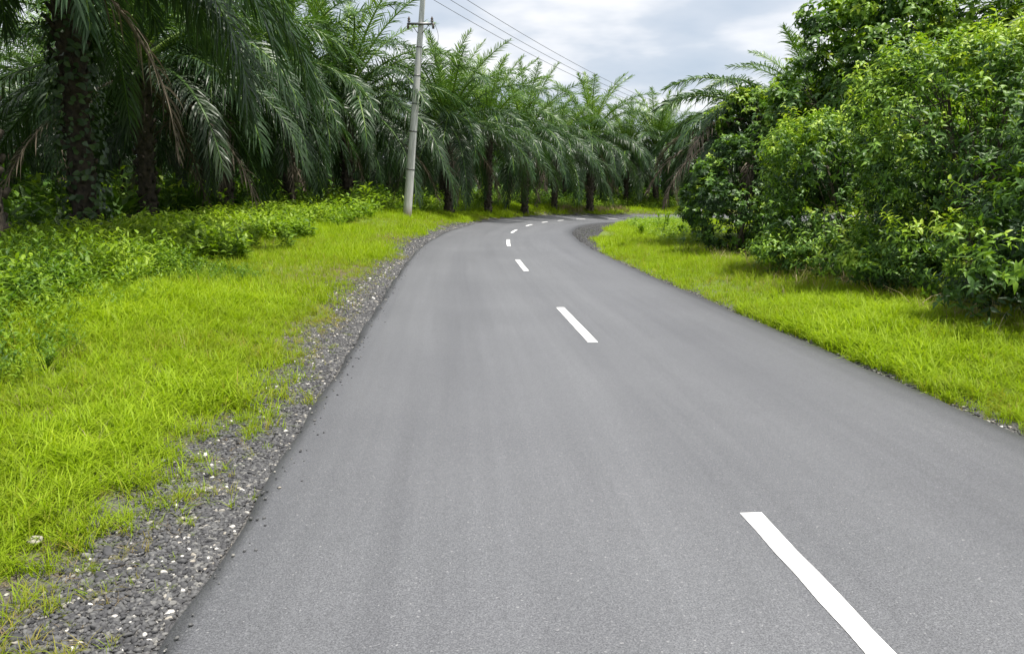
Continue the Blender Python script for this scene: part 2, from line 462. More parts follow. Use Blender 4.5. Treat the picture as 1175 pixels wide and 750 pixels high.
def rot(V, rx=0, ry=0, rz=0):
    V = np.array(V)
    for a, (i, j) in ((rx, (1, 2)), (ry, (2, 0)), (rz, (0, 1))):
        c, s = math.cos(a), math.sin(a)
        vi = V[:, i]*c-V[:, j]*s; vj = V[:, i]*s+V[:, j]*c
        V[:, i] = vi; V[:, j] = vj
    return V
def combine(parts):
    V = []; F3 = []; F4 = []; t = []; n = 0
    for v, f3, f4, tt in parts:
        V.append(v); F3.append(np.asarray(f3, int).reshape(-1, 3)+n); F4.append(np.asarray(f4, int).reshape(-1, 4)+n); t.append(np.full(len(v), tt)); n += len(v)
    return np.concatenate(V), np.concatenate(F3), np.concatenate(F4), np.concatenate(t)
def whorl(nl, L, W, elev, n=3, spread=.25, stem=0.0, droop=.35):
    parts = []
    for k in range(nl):
        v, f3, f4 = leaf_geo(L*random.uniform(.75, 1.1), W*random.uniform(.85, 1.15), droop*random.uniform(.7, 1.5), n=n)
        v = v+np.array([L*.06, 0, 0])
        v = rot(v, rx=random.uniform(-.4, .4), ry=-(elev+random.uniform(-spread, spread)))
        v = rot(v, rz=2*PI*k/nl+random.uniform(-.25, .25))
        v[:, 2] += random.uniform(-.06, .02)*L*2
        parts.append((v, f3, f4, random.uniform(-.06, .06)))
    return combine(parts)
def sprig(h, nl, L, W, n=3, elev=.4, lean=.25):
    """upright stem with leaves up its length"""
    parts = []
    dx, dy = random.uniform(-lean, lean), random.uniform(-lean, lean)
    P = lambda u: np.array([dx*h*u*u, dy*h*u*u, h*u])
    for k in range(nl):
        u = .18+.8*(k+.5)/nl
        l = L*(1.1-.5*abs(u-.5))*random.uniform(.75, 1.15)
        v, f3, f4 = leaf_geo(l, W*l/L, random.uniform(.3, .7), n=n)
        e = elev+.5*u+random.uniform(-.3, .3)
        v = rot(v, rx=random.uniform(-.4, .4), ry=-e, rz=k*2.4+random.uniform(-.4, .4))+P(u)
        parts.append((v, f3, f4, .18*(u-.5)+random.uniform(-.06, .06)))
    w = .006
    sv = np.concatenate([[P(u)+np.array([w, 0, 0]), P(u)-np.array([w, 0, 0])] for u in (0, .5, 1)])
    parts.append((sv, [], [(0, 1, 3, 2), (2, 3, 5, 4)], -.1))
    return combine(parts)
def tuft(nb, h, w, spread, bend, seg=2, tip=.1):
    """grass tuft of nb bent blades"""
    parts = []
    for k in range(nb):
        a = random.uniform(0, 2*PI); hh = h*random.uniform(.55, 1.15); b = bend*random.uniform(.3, 1.6)
        r = spread*math.sqrt(random.random()); c = random.uniform(0, 2*PI)
        o = np.array([r*math.cos(c), r*math.sin(c), 0]); dr = np.array([math.cos(a), math.sin(a), 0]); sd = np.array([-dr[1], dr[0], 0])
        V = []
        us = np.linspace(0, 1, seg+1)
        for u in us[:-1]:
            c_ = o+dr*hh*(b*u*u+.12*u)+np.array([0, 0, hh*(u-.35*b*u*u)])
            ww = w*(1-.5*u)*.5
            V += [c_-sd*ww, c_+sd*ww]
        V.append(o+dr*hh*(b+.12)+np.array([0, 0, hh*(1-.35*b-.25*b*b*.3)]))
        F4 = [(2*i, 2*i+1, 2*i+3, 2*i+2) for i in range(seg-1)]
        F3 = [(2*seg-2, 2*seg-1, 2*seg)]
        parts.append((np.array(V), F3, F4, random.gauss(0, tip)))
    return combine(parts)

# ------------------------------------------------------------------ oil palms
def frond_geo(g, base, az, th0, bend, L, P=72, tint=.5, dead=False, seg=3, lw=1.0, hang=.5, side=0.0):
    n = 18
    u = np.linspace(0, 1, n)
    th = th0-bend*u**1.35
    ds = L/(n-1)
    r = np.concatenate([[0], np.cumsum(np.cos(th[:-1]))])*ds
    z = np.concatenate([[0], np.cumsum(np.sin(th[:-1]))])*ds
    azs = az+side*u**2
    pts = np.stack([np.concatenate([[0], np.cumsum(np.cos(azs[1:])*np.diff(r))]), np.concatenate([[0], np.cumsum(np.sin(azs[1:])*np.diff(r))]), z], 1)+base
    T = np.gradient(pts, axis=0); T /= np.linalg.norm(T, axis=1)[:, None]
    S = np.stack([-np.sin(azs), np.cos(azs), 0*azs], 1)
    U = np.cross(T, S); U /= np.linalg.norm(U, axis=1)[:, None]
    U = -U*np.sign(np.sum(U*np.array([-math.cos(az)*math.sin(th0), -math.sin(az)*math.sin(th0), math.cos(th0)]), axis=1).mean()*-1)
    # rachis
    rad = .065*(1-u)**.8+.013
    ang = np.arange(4)*PI/2+PI/4
    V = (pts[:, None, :]+rad[:, None, None]*(np.cos(ang)[None, :, None]*S[:, None, :]*1.2+np.sin(ang)[None, :, None]*U[:, None, :]*.7)).reshape(-1, 3)
    F = [(i*4+j, i*4+(j+1) % 4, (i+1)*4+(j+1) % 4, (i+1)*4+j) for i in range(n-1) for j in range(4)]
    g.add(V, None, F, min(1, tint+.42) if not dead else .75)
    # leaflets
    t = np.repeat(np.linspace(.14, .995, P), 2)
    sgn = np.tile([1.0, -1.0], P)
    t = t+rng.normal(0, .003, len(t))
    keep = rng.random(len(t)) > (.22 if dead else .03)
    t = t[keep]; sgn = sgn[keep]; m = len(t)
    f = np.clip(t, 0, 1)*(n-1); i0 = np.minimum(f.astype(int), n-2); fr = (f-i0)[:, None]
    pb = pts[i0]*(1-fr)+pts[i0+1]*fr; Tb = T[i0]; Sb = S[i0]; Ub = U[i0]
    ll = L/6.8*0.97*np.sin(PI*np.clip(.10+.84*t, 0, 1))**.62*rng.uniform(.82, 1.1, m)*(.8 if dead else 1)
    fa = np.radians(np.interp(t, [0, .3, .8, 1], [68, 56, 42, 24]))+rng.normal(0, .09, m)
    up = np.where(np.arange(m) % 4 < 2, .42, -.02)+rng.normal(0, .14, m)
    D = (np.sin(fa)*sgn)[:, None]*Sb+np.cos(fa)[:, None]*Tb+up[:, None]*Ub
    D /= np.linalg.norm(D, axis=1)[:, None]
    W = Tb-np.sum(Tb*D, axis=1)[:, None]*D
    W /= np.linalg.norm(W, axis=1)[:, None]+1e-9
    W = W+Ub*rng.normal(0, .3, m)[:, None]; W /= np.linalg.norm(W, axis=1)[:, None]
    hg = hang*rng.uniform(.7, 1.3, m)*(1.25 if dead else 1)
    us = np.linspace(0, 1, seg+1); rows = []
    wd = .048*lw*rng.uniform(.8, 1.15, m)
    for k, uu in enumerate(us):
        c = pb+D*(ll*uu*(1-.18*hg*uu*uu))[:, None]
        c[:, 2] -= hg*ll*uu**2*.95
        wk = wd*np.interp(uu, [0, .12, .6, 1], [.55, 1, .85, .0])*.5
        if k < seg: rows += [c-W*wk[:, None], c+W*wk[:, None]]
        else: rows.append(c)
    V = np.stack(rows, 1)
    nv = V.shape[1]; off = np.arange(m)*nv
    F4 = np.concatenate([off[:, None]+np.array([2*k, 2*k+1, 2*k+3, 2*k+2]) for k in range(seg-1)])
    F3 = off[:, None]+np.array([2*seg-2, 2*seg-1, 2*seg])
    tt = np.repeat(np.clip(tint+rng.normal(0, .05, m), 0, 1), nv) if not dead else np.repeat(rng.uniform(.1, 1, m), nv)
    g.add(V.reshape(-1, 3), F3, F4, tt)

def trunk_geo(h, r=.21):
    g = G()
    n, m = 26, int(h/.11)
    zz = np.linspace(-.35, h, m); V = []
    for i, z in enumerate(zz):
        for j in range(n):
            a = 2*PI*j/n
            ph = (a/(2*PI)*8+z*3.4) ; ph2 = (a/(2*PI)*-5+z*3.4)
            b = .5*((ph % 1)+(ph2 % 1))
            R = r*(1+.5*math.exp(-max(z, 0)*3.2)) + .08*b + .11*min(1, max(0, (z-h*.45)/(h*.4)))
            R += random.uniform(-.012, .02)
            if z > h-.35: R *= 1-.45*(z-h+.35)/.35
            V.append((R*math.cos(a), R*math.sin(a), z))
    F = [(i*n+j, i*n+(j+1) % n, (i+1)*n+(j+1) % n, (i+1)*n+j) for i in range(m-1) for j in range(n)]
    V.append((0, 0, h+.12)); F3 = [((m-1)*n+j, (m-1)*n+(j+1) % n, m*n) for j in range(n)]
    g.add(V, F3, F)
    # stubs of cut leaf bases
    for k in range(int(h*13)):
        z = h*(k+.5)/(h*13); a = k*2.39996
        if z > h*.9: continue
        rr = r+.06; L = random.uniform(.10, .24)*(1.3 if z > h*.5 else .8)
        c = np.array([math.cos(a)*rr, math.sin(a)*rr, z])
        tipv = c+np.array([math.cos(a)*L*.7, math.sin(a)*L*.7, L])
        tube(g, [c, tipv], [.075, .045], 5)
    return g

def make_palm_meshes(seed, h, nf=40, L=6.9, skirt=4):
    global rng
    rng = np.random.default_rng(seed); random.seed(seed)
    tg = trunk_geo(h)
    cg = G()
    for i in range(nf):
        q = (i+.5)/nf*(.66 if h < 4.5 else 1)                       # 0 oldest .. 1 youngest
        az = i*2.39996+rng.normal(0, .12)
        th0 = math.radians(np.interp(q, [0, .25, .5, .8, 1], [-10, 14, 36, 60, 84])+rng.normal(0, 4))
        bend = math.radians(np.interp(q, [0, .25, .5, .8, 1], [82, 97, 86, 64, 30])+rng.normal(0, 7))
        Lf = L*np.interp(q, [0, .6, .85, 1], [1, 1, .97, .78])*rng.uniform(.92, 1.06)
        tint = float(np.interp(q, [0, .12, .5, .8, 1], [.20, .36, .50, .72, .92])+rng.normal(0, .05))
        base = np.array([math.cos(az)*.22*(1.2-q), math.sin(az)*.22*(1.2-q), h-.30+.45*q])
        frond_geo(cg, base, az, th0, bend, Lf, P=int(100*Lf/L), lw=1.12, tint=tint, hang=np.interp(q, [0, .5, 1], [.66, .48, .12]), side=rng.normal(0, .22))
    dgs = []
    for k in range(skirt):
        dg = G(); az = rng.uniform(0, 2*PI); sw = h < 4.5
        if sw: az = math.radians(150+22*k)
        frond_geo(dg, np.array([math.cos(az)*.3, math.sin(az)*.3, h-.55]), az, math.radians(rng.uniform(-38, -18)+(45 if sw else 0)), math.radians(rng.uniform(48, 62)+(35 if sw else 0)), L*(1.05 if sw else .82), P=58, dead=True, hang=.6, side=rng.normal(0, .3))
        dgs.append(dg.mesh('dead_frond', M['deadfrond']))
    return tg.mesh('trunk', M['trunk'], True), cg.mesh('crown', M['frond']), dgs

PALM = [make_palm_meshes(11+k, h, nf, L, sk) for k, (h, nf, L, sk) in enumerate([(5.7, 46, 7.3, 3), (6.1, 44, 7.1, 3), (5.4, 48, 7.5, 3), (5.9, 46, 7.2, 2), (4.2, 50, 5.0, 6), (7.6, 50, 7.2, 0), (7.0, 48, 6.8, 1), (6.1, 34, 6.8, 2)])]
rng = np.random.default_rng(99); random.seed(99)

def palm(x, y, var, rz, sc, label, group=None, cat='oil palm', lean=(0, 0)):
    r = empty('oil_palm', (x, y, float(gz(x, y))-.02), rz, sc)
    r.rotation_euler = (lean[0], lean[1], rz)
    tag(r, label, cat, group)
    t, c, ds = PALM[var]
    link('trunk', t, r); link('crown', c, r)
    for dm in ds: link('dead_frond', dm, r)
    return r

# individually placed palms: photograph column of the trunk, forward distance
named = [
    # col, dist, variant, rz, scale, label
    (-10, 14.6, 6, 2.2, 1.0, 'oil palm cut by the left photo edge, long dark fronds hanging to the weeds'),
    (101, 19.5, 5, 1.1, 1.0, 'nearest whole oil palm with thick black trunk wrapped in climbing leaves'),
    (172, 30, 2, .5, 1.08, 'oil palm just right of the vine covered trunk, its lit fronds arching over the verge'),
    (262, 36, 3, 3.9, 1.0, 'oil palm with pale upright fronds standing out against the sky at upper left'),
    (333, 42, 1, 5.0, 1.04, 'oil palm between the pale upright one and the bright green one left of the pole'),
    (400, 46, 2, 2.9, 1.12, 'bright green oil palm with tall upright crown directly left of the leaning pole'),
    (515, 52, 0, 4.1, .98, 'oil palm directly right of the utility pole, dry fronds drooping beside it'),
    (560, 61, 3, .9, 1.0, 'oil palm in the roadside row second to the right of the utility pole'),
    (602, 70, 1, 1.9, 1.07, 'oil palm in the roadside row third to the right of the utility pole'),
    (636, 81.5, 2, 3.3, 1.02, 'oil palm just left of the star shaped one at the bend'),
    (677, 86.5, 7, .3, 1.27, 'star shaped oil palm with round open crown facing the bend of the road'),
    (718, 98, 3, 4.7, 1.04, 'oil palm right of the star shaped one, half behind it at the bend'),
    (752, 99, 2, 5.6, 1.24, 'tall far oil palm, upright fan of fronds clear against the sky beside far pole'),
]
placed = []
for c, z, v, rz, sc, lab in named:
    x = px(c, z*math.cos(PITCH)+.2)
    # keep trunks off the carriageway
    palm(x, z, v, rz, sc, lab, 'oil palms lining the outside of the road')
    placed.append((x, z))
rowlab = 'oil palm deep in the plantation behind the roadside row'
k = 0
for row, d0 in enumerate((-10.5, -18.5, -26.5, -35)):
    for s in np.arange(16+4*(row % 2), 190, 8.8):
        x, y = at(s, d0+random.uniform(-1, 1)); x = float(x)+random.uniform(-.8, .8); y = float(y)+random.uniform(-.8, .8)
        if min(math.hypot(x-a, y-b_) for a, b_ in placed) < 7.0: continue
        if x > 85: continue
        placed.append((x, y)); k += 1
        palm(x, y, (0, 1, 2, 3, 1, 5)[k % 6], random.uniform(0, 6.28), random.uniform(.9, 1.05), rowlab, 'oil palms deeper in the plantation')

# right-hand side palms, behind and inside the bushes
palm(px(888, 27.5), 27.5, 4, 0, .93, 'oil palm half swallowed by bushes inside the bend, brown fronds hanging down', 'oil palms on the right side')
palm(11.2, 30, 0, .7, .66, 'oil palm behind the tall dark vine covered tree, one frond tip above it', 'oil palms on the right side')
palm(14.3, 19.5, 3, 1.2, .84, 'oil palm behind the bright bushes whose pale frond arches along the top right edge', 'oil palms on the right side')
palm(22, 30, 2, .7, 1.0, 'oil palm hidden far behind the right hand thicket', 'oil palms on the right side')
palm(21, 46, 1, 1.7, 1.0, 'oil palm standing inside the bend behind the thicket', 'oil palms on the right side')
palm(30, 60, 0, 2.7, 1.0, 'oil palm farthest inside the bend on the right', 'oil palms on the right side')

# ------------------------------------------------------------------ utility poles and wires
def pole(x, y, H, lean, label, mirror=1):
    z0 = float(gz(x, y))
    r = empty('utility_pole', (x, y, z0), 0); tag(r, label, 'utility pole', 'utility poles')
    g = G(); zs = np.linspace(-.5, H, 40)
    L = np.array([math.sin(lean), 0, math.cos(lean)])
    pts = zs[:, None]*L
    rad = np.interp(zs, [0, H], [.215, .115])
    tube(g, pts, rad, 20); shaft = g.build('shaft', M['concrete'], r, True)
    # steel bands
    for hz in (2.3, 4.1, 5.4, 6.7, 8.0):
        g = G(); tube(g, [L*(hz-.03), L*(hz+.03)], float(np.interp(hz, [0, H], [.215, .115]))+.008, 20); g.build('band', M['steel'], r)
    tops = []
    for hz, wd in ((H*.885-.62, .62), (H*.885+.9, .9)):
        g = G(); c = L*hz
        hw = .045
        for yy in (-.17,):
            V = [(c[0]+sx*wd, yy+sy*hw, c[2]+sz*hw) for sx in (-1, 1) for sy in (-1, 1) for sz in (-1, 1)]
            F = [(0, 1, 3, 2), (4, 6, 7, 5), (0, 4, 5, 1), (2, 3, 7, 6), (0, 2, 6, 4), (1, 5, 7, 3)]
            g.add(V, None, F)
        a = g.build('crossarm', M['steel'], r)
        for sx in ((-1, 1) if hz < H*.885 else (-1, 0, 1)):
            g = G(); ix = c[0]+sx*(wd-.08)
            prof = [(0, .03), (.05, .03), (.06, .075), (.10, .08), (.11, .045), (.15, .045), (.16, .07), (.20, .06), (.24, .03), (.27, .035), (.29, .0)]
            tube(g, [(ix, -.17, c[2]+.04+a_) for a_, b_ in prof], [b_ for a_, b_ in prof], 10); g.build('insulator', M['ceramic'], a, True)
            if hz > H*.885: tops.append(Vector((ix, -.17, c[2]+.30))+Vector((x, y, z0)))
            if hz < H*.885:
                g = G(); tube(g, [(ix+.05*sx, -.17, c[2]+.02), (ix+.05*sx, -.17, c[2]-.22)], [.05, .055], 8); g.build('insulator', M['ceramic'], a, True)
        if hz < H*.885:
            for sx in (-1, 1):
                g = G(); tube(g, [(c[0]+sx*.45, -.17, c[2]), (c[0]-L[0]*.4+sx*.1, -.13, c[2]-.42)], .018, 6); g.build('brace', M['steel'], r)
    return tops, r
PZ = 40.0
PX = px(467, PZ*math.cos(PITCH)+.2)
topsA, rA = pole(PX, PZ, 10.9, math.radians(5.4), 'tall leaning grey concrete pole with steel crossarm on the left verge')
FX, FZ = px(801, 82), 82.0
topsB, rB = pole(FX, FZ, 10.0, 0, 'small far concrete pole whose top shows between the palms above the bend')
for i, (a, b_) in enumerate(zip(topsA, topsB)):
    g = G(); pts = []
    for u in np.linspace(0, 1, 40):
        p_ = a.lerp(b_, u); p_.z -= 4*.9*u*(1-u); pts.append(tuple(p_))
    tube(g, pts, .013, 5); o = g.build('overhead_wire', M['wire'])
    tag(o, ['lowest overhead wire sloping from the leaning pole towards the far palms', 'middle overhead wire sloping from the leaning pole towards the far palms', 'highest overhead wire sloping from the leaning pole towards the far palms'][i], 'wire', 'overhead wires crossing the sky')
g = G(); pts = []
for u in np.linspace(0, 1, 16):
    pts.append((PX+1.50+.22*math.sin(u*5)*.6+.12*u, PZ-.17, 9.55+float(gz(PX, PZ))-.55-1.7*u))
tube(g, pts, .01, 5); o = g.build('loose_wire', M['wire']); tag(o, 'thin loose wire dangling from the right end of the pole crossarm', 'wire')

# ------------------------------------------------------------------ shrubs and trees on the right
WH = [whorl(random.choice((6, 7, 8)), .13, .052, random.uniform(-.25, .35), 3, .3, droop=.55) for _ in range(7)]
WH = [whorl(random.choice((4, 5, 6)), .115, .046, random.uniform(-.5, .6), 3, .5, droop=.6) for _ in range(6)]+[sprig(.30, 9, .115, .045, 3, elev=.15, lean=.7) for _ in range(5)]
WS = [whorl(6, .10, .05, random.uniform(0, .6), 1, .4) for _ in range(5)]
WR = [whorl(5, .125, .07, random.uniform(-.1, .4), 3, .35, droop=.5) for _ in range(6)]
def shrub(name, base, lumps, temps, dens, tint, label, cat, scale=1.0, group=None, ts=.10, tops=.36, poke=.25, seed=0):
    """base (x,y); lumps: (dx,dy,z,rx,ry,rz)"""
    global rng
    rng = np.random.default_rng(500+seed); random.seed(500+seed)
    x0, y0 = base; z0 = float(gz(x0, y0))
    r = empty(name, (x0, y0, z0)); tag(r, label, cat, group)
    lumps = [tuple(l) for l in lumps]
    L = np.array(lumps, float)
    # secondary lobes give the outline its unevenness
    sub = []
    for l in L:
        for _ in range(20):
            v = rng.normal(0, 1, 3); v /= np.linalg.norm(v); v[2] = v[2]*.9+.1
            q = rng.uniform(.14, .36); e = rng.uniform(.8, 1.08)
            sub.append([l[0]+v[0]*l[3]*e, l[1]+v[1]*l[4]*e, l[2]+v[2]*l[5]*e, l[3]*q, l[4]*q, l[5]*q])
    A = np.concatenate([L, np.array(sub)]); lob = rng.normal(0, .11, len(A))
    g = G()
    for ci, a in enumerate(A):
        area = 4*PI*((a[3]*a[4])**1.6/3+(a[3]*a[5])**1.6/3+(a[4]*a[5])**1.6/3)**(1/1.6)
        n = int(area*dens*(.75 if ci < len(L) else .8))
        v = rng.normal(0, 1, (n, 3)); v /= np.linalg.norm(v, axis=1)[:, None]
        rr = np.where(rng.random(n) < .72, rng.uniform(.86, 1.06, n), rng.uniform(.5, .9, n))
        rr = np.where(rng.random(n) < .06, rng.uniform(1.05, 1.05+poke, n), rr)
        P = v*a[3:6]*rr[:, None]+a[:3]
        # cull inside of other lobes
        ins = np.zeros(n, bool)
        for b_ in A:
            if b_ is a: continue
            ins |= (((P-b_[:3])/b_[3:6])**2).sum(1) < .55
        hgt = P[:, 2]+z0-gz(P[:, 0]+x0, P[:, 1]+y0)
        patch = np.sin(P[:, 0]*2.3+seed)+np.sin(P[:, 1]*2.9+1)+np.sin(P[:, 2]*3.1+2*seed)
        keep = (~ins) & (hgt > .12) & (rng.random(n) < .8+.28*patch)
        P = P[keep]; v = v[keep]; patch = patch[keep]; rr = rr[keep]
        axs = v*.75+np.array([0, 0, .75])+rng.normal(0, .28, P.shape)
        tn = tint+tops*v[:, 2]*.6+rng.normal(0, ts, len(P))+.03*patch+lob[ci]+np.clip((rr-.93)*1.3, -.12, .2)+(.05 if ci >= len(L) else -.10)  # tops brighter and interior darker as painted light; outermost tips are young leaves
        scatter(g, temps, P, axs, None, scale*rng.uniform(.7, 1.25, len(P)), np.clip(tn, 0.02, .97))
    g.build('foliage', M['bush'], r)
    w = G()
    for l in L:
        p0 = np.array([rng.normal(0, .15), rng.normal(0, .15), -.1]); p3 = np.array(l[:3])
        mid = (p0+p3)/2+rng.normal(0, .2, 3)
        u = np.linspace(0, 1, 7)[:, None]
        pts = (1-u)**2*p0+2*u*(1-u)*mid+u*u*p3
        tube(w, pts, np.linspace(.055, .02, 7), 6)
        for _ in range(9):
            v = rng.normal(0, 1, 3); v /= np.linalg.norm(v); v[2] = abs(v[2])
            e = p3+v*np.array(l[3:6])*rng.uniform(.75, 1.0)
            s_ = pts[rng.integers(3, 7)]; md = (s_+e)/2+rng.normal(0, .12, 3)
            pp = (1-u)**2*s_+2*u*(1-u)*md+u*u*e
            tube(w, pp, np.linspace(.016, .004, 7), 4)
    w.build('stem', M['wood'], r, True)
    return r

T_G = 'bushes and trees of the right hand thicket'
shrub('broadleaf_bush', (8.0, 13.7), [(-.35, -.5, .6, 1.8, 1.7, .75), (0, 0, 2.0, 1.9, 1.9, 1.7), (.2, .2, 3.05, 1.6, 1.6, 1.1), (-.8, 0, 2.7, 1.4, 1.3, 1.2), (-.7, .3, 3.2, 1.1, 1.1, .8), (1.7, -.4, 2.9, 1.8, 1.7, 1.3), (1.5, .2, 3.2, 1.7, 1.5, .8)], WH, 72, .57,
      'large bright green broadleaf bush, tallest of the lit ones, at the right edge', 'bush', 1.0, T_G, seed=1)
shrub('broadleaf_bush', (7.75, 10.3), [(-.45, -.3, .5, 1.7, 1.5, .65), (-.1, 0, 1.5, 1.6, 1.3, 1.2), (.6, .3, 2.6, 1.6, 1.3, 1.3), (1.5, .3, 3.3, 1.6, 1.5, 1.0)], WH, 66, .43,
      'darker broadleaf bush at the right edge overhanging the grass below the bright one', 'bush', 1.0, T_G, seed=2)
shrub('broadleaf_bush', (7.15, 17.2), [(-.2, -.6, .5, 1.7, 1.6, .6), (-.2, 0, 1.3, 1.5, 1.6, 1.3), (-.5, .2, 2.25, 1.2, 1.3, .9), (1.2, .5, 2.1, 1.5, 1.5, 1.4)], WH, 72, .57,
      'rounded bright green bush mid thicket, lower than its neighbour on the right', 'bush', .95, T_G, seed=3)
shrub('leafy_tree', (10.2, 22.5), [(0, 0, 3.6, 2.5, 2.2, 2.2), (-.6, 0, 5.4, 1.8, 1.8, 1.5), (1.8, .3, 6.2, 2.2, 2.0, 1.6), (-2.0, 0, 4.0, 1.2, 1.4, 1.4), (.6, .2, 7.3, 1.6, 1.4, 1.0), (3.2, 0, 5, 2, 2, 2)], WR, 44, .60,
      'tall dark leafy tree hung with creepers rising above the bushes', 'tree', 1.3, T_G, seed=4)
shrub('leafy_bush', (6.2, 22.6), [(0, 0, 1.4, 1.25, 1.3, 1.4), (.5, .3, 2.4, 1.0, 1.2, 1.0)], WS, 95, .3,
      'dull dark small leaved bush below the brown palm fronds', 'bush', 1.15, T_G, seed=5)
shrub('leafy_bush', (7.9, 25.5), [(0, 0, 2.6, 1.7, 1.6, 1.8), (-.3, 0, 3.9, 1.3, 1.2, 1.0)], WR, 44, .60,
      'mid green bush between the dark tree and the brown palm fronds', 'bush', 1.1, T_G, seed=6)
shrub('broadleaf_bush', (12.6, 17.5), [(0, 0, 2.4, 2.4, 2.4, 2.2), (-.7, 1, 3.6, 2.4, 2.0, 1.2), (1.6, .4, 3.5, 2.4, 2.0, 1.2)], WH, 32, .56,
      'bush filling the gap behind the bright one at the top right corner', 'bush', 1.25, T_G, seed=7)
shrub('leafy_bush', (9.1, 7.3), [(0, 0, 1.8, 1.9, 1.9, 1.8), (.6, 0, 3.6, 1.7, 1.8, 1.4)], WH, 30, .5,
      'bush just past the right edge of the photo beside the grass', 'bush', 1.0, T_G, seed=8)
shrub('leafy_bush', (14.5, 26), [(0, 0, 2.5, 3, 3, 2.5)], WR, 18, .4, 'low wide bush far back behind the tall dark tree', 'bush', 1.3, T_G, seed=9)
rng = np.random.default_rng(321); random.seed(321)

# ------------------------------------------------------------------ climbing plant on the near trunk
cx, cy = px(101, 19.5*math.cos(PITCH)+.2), 19.5
g = G(); n = 900
a = rng.uniform(0, 2*PI, n); hz = rng.uniform(.1, 5.4, n)**1.0; rr = rng.uniform(.42, .62, n)
P = np.stack([rr*np.cos(a), rr*np.sin(a), hz], 1)
axs = np.stack([np.cos(a), np.sin(a), .3+0*a], 1)+rng.normal(0, .3, (n, 3))
scatter(g, [combine([(rot(leaf_geo(.17, .12, .3)[0], ry=-.2, rz=q), *leaf_geo(.17, .12, .3)[1:], .0)]) for q in (0, 2, 4)], P, axs, None, rng.uniform(.6, 1.3, n), rng.uniform(.1, .9, n))
o = g.build('climbing_plant', M['vine']); o.location = (cx, cy, float(gz(cx, cy)))
tag(o, 'leafy creeper climbing the thick black trunk of the nearest whole palm', 'climbing plant')

# ------------------------------------------------------------------ gravel shoulder
def ico(sub):
    import bmesh
    bm = bmesh.new(); bmesh.ops.create_icosphere(bm, subdivisions=sub, radius=1)
    V = np.array([v.co[:] for v in bm.verts]); F = np.array([[v.index for v in f.verts] for f in bm.faces]); bm.free()
    return V, F
def stone_temps(sub, n):
    out_ = []
    for _ in range(n):
        V, F = ico(sub)
        for _ in range(5):
            d = rng.normal(0, 1, 3); d /= np.linalg.norm(d); c = rng.uniform(.45, .8)
            p = V@d; V = V-np.maximum(p-c, 0)[:, None]*d
        V = V*np.array([rng.uniform(.9, 1.3), rng.uniform(.65, 1), rng.uniform(.45, .7)])
        out_.append((V, F, np.zeros((0, 4), int), np.zeros(len(V))))
    return out_
ST2 = stone_temps(2, 8); ST1 = stone_temps(1, 8)
def gravel_pts(s0, s1, n, dlo, dhi, left=True):
    s = rng.uniform(s0, s1, n)
    d = -rng.triangular(-dlo if left else 0, -dlo if left else 0, -dhi if left else 1, n) if left else rng.uniform(dlo, dhi, n)
    return s, d
g = G()
tn = lambda n: np.where(rng.random(n) < .96, rng.beta(1.9, 2.5, n)*.86, rng.uniform(.78, 1, n))
for s0, s1, n, r0, r1, T in ((1.2, 6, 16000, .007, .023, ST2), (6, 13, 15000, .010, .028, ST1), (13, 26, 13000, .015, .040, ST1), (26, 48, 8000, .02, .055, ST1)):
    s = rng.uniform(s0, s1, n)
    w = .62+.25*np.sin(s*.9)+.15*np.sin(s*2.3+1)
    d = -3.03-np.abs(rng.normal(0, .42, n))*w/.62*1.0
    d = np.where(rng.random(n) < .45, -3.03-rng.random(n)*.7*np.interp(s, [0, 30, 50], [1, .8, .5]), d)
    x, y = at(s, d); rad = np.exp(rng.uniform(math.log(r0), math.log(r1), n))
    big_ = rng.random(n) < .02
    rad = np.where(big_, rad*1.7, rad)
    z = gz(x, y)+rad*.15
    axs = rng.normal(0, .28, (n, 3))+[0, 0, 1]
    scatter(g, T, np.stack([x, y, z], 1), axs, None, rad, tn(n))
# inside of the bend
n = 13000
s = rng.uniform(27, 82, n)
w = np.interp(s, [27, 33, 40, 50, 80], [.12, .8, 1.6, 2.2, 2.4])
d = 2.78+rng.random(n)*w
x, y = at(s, d); rad = np.exp(rng.uniform(math.log(.02), math.log(.055), n))
scatter(g, ST1, np.stack([x, y, gz(x, y)+rad*.1], 1), rng.normal(0, .28, (n, 3))+[0, 0, 1], None, rad, rng.beta(2, 4, n)*.7)
n = 420; s = rng.uniform(1, 30, n); d = -2.99+np.abs(rng.normal(0, .09, n)); x, y = at(s, d); rad = rng.uniform(.006, .015, n)
scatter(g, ST1, np.stack([x, y, road_z(s, d)+rad*.3], 1), rng.normal(0, .2, (n, 3))+[0, 0, 1], None, rad, rng.beta(2, 2, n))
# thin line of stones along the right edge near the camera
n = 2600
s = rng.uniform(-1, 30, n); d = 2.78+np.abs(rng.normal(0, .05, n)); x, y = at(s, d); rad = rng.uniform(.008, .024, n)
scatter(g, ST1, np.stack([x, y, gz(x, y)+rad*.3], 1), rng.normal(0, .28, (n, 3))+[0, 0, 1], None, rad, rng.beta(2, 2, n))
o = g.build('gravel', M['stone'], smooth=False); tag(o, 'dark crushed gravel with scattered white pebbles along the asphalt edge', 'gravel', kind='stuff')

# one pale stone in the grass
g = G(); V, F = ico(3)
for _ in range(9):
    d = rng.normal(0, 1, 3); d /= np.linalg.norm(d); c = rng.uniform(.45, .8); V = V-np.maximum(V@d-c, 0)[:, None]*d
g.add(V*np.array([.075, .04, .03]), F, None, .86)
o = g.build('stone', M['stone'], smooth=False); sx, sy = px(40, 4.3), 4.05
o.location = (sx, sy, float(gz(sx, sy))+.03); o.rotation_euler = (.1, .1, 2.2)
tag(o, 'single pale stone lying in the sparse grass at lower left', 'stone')

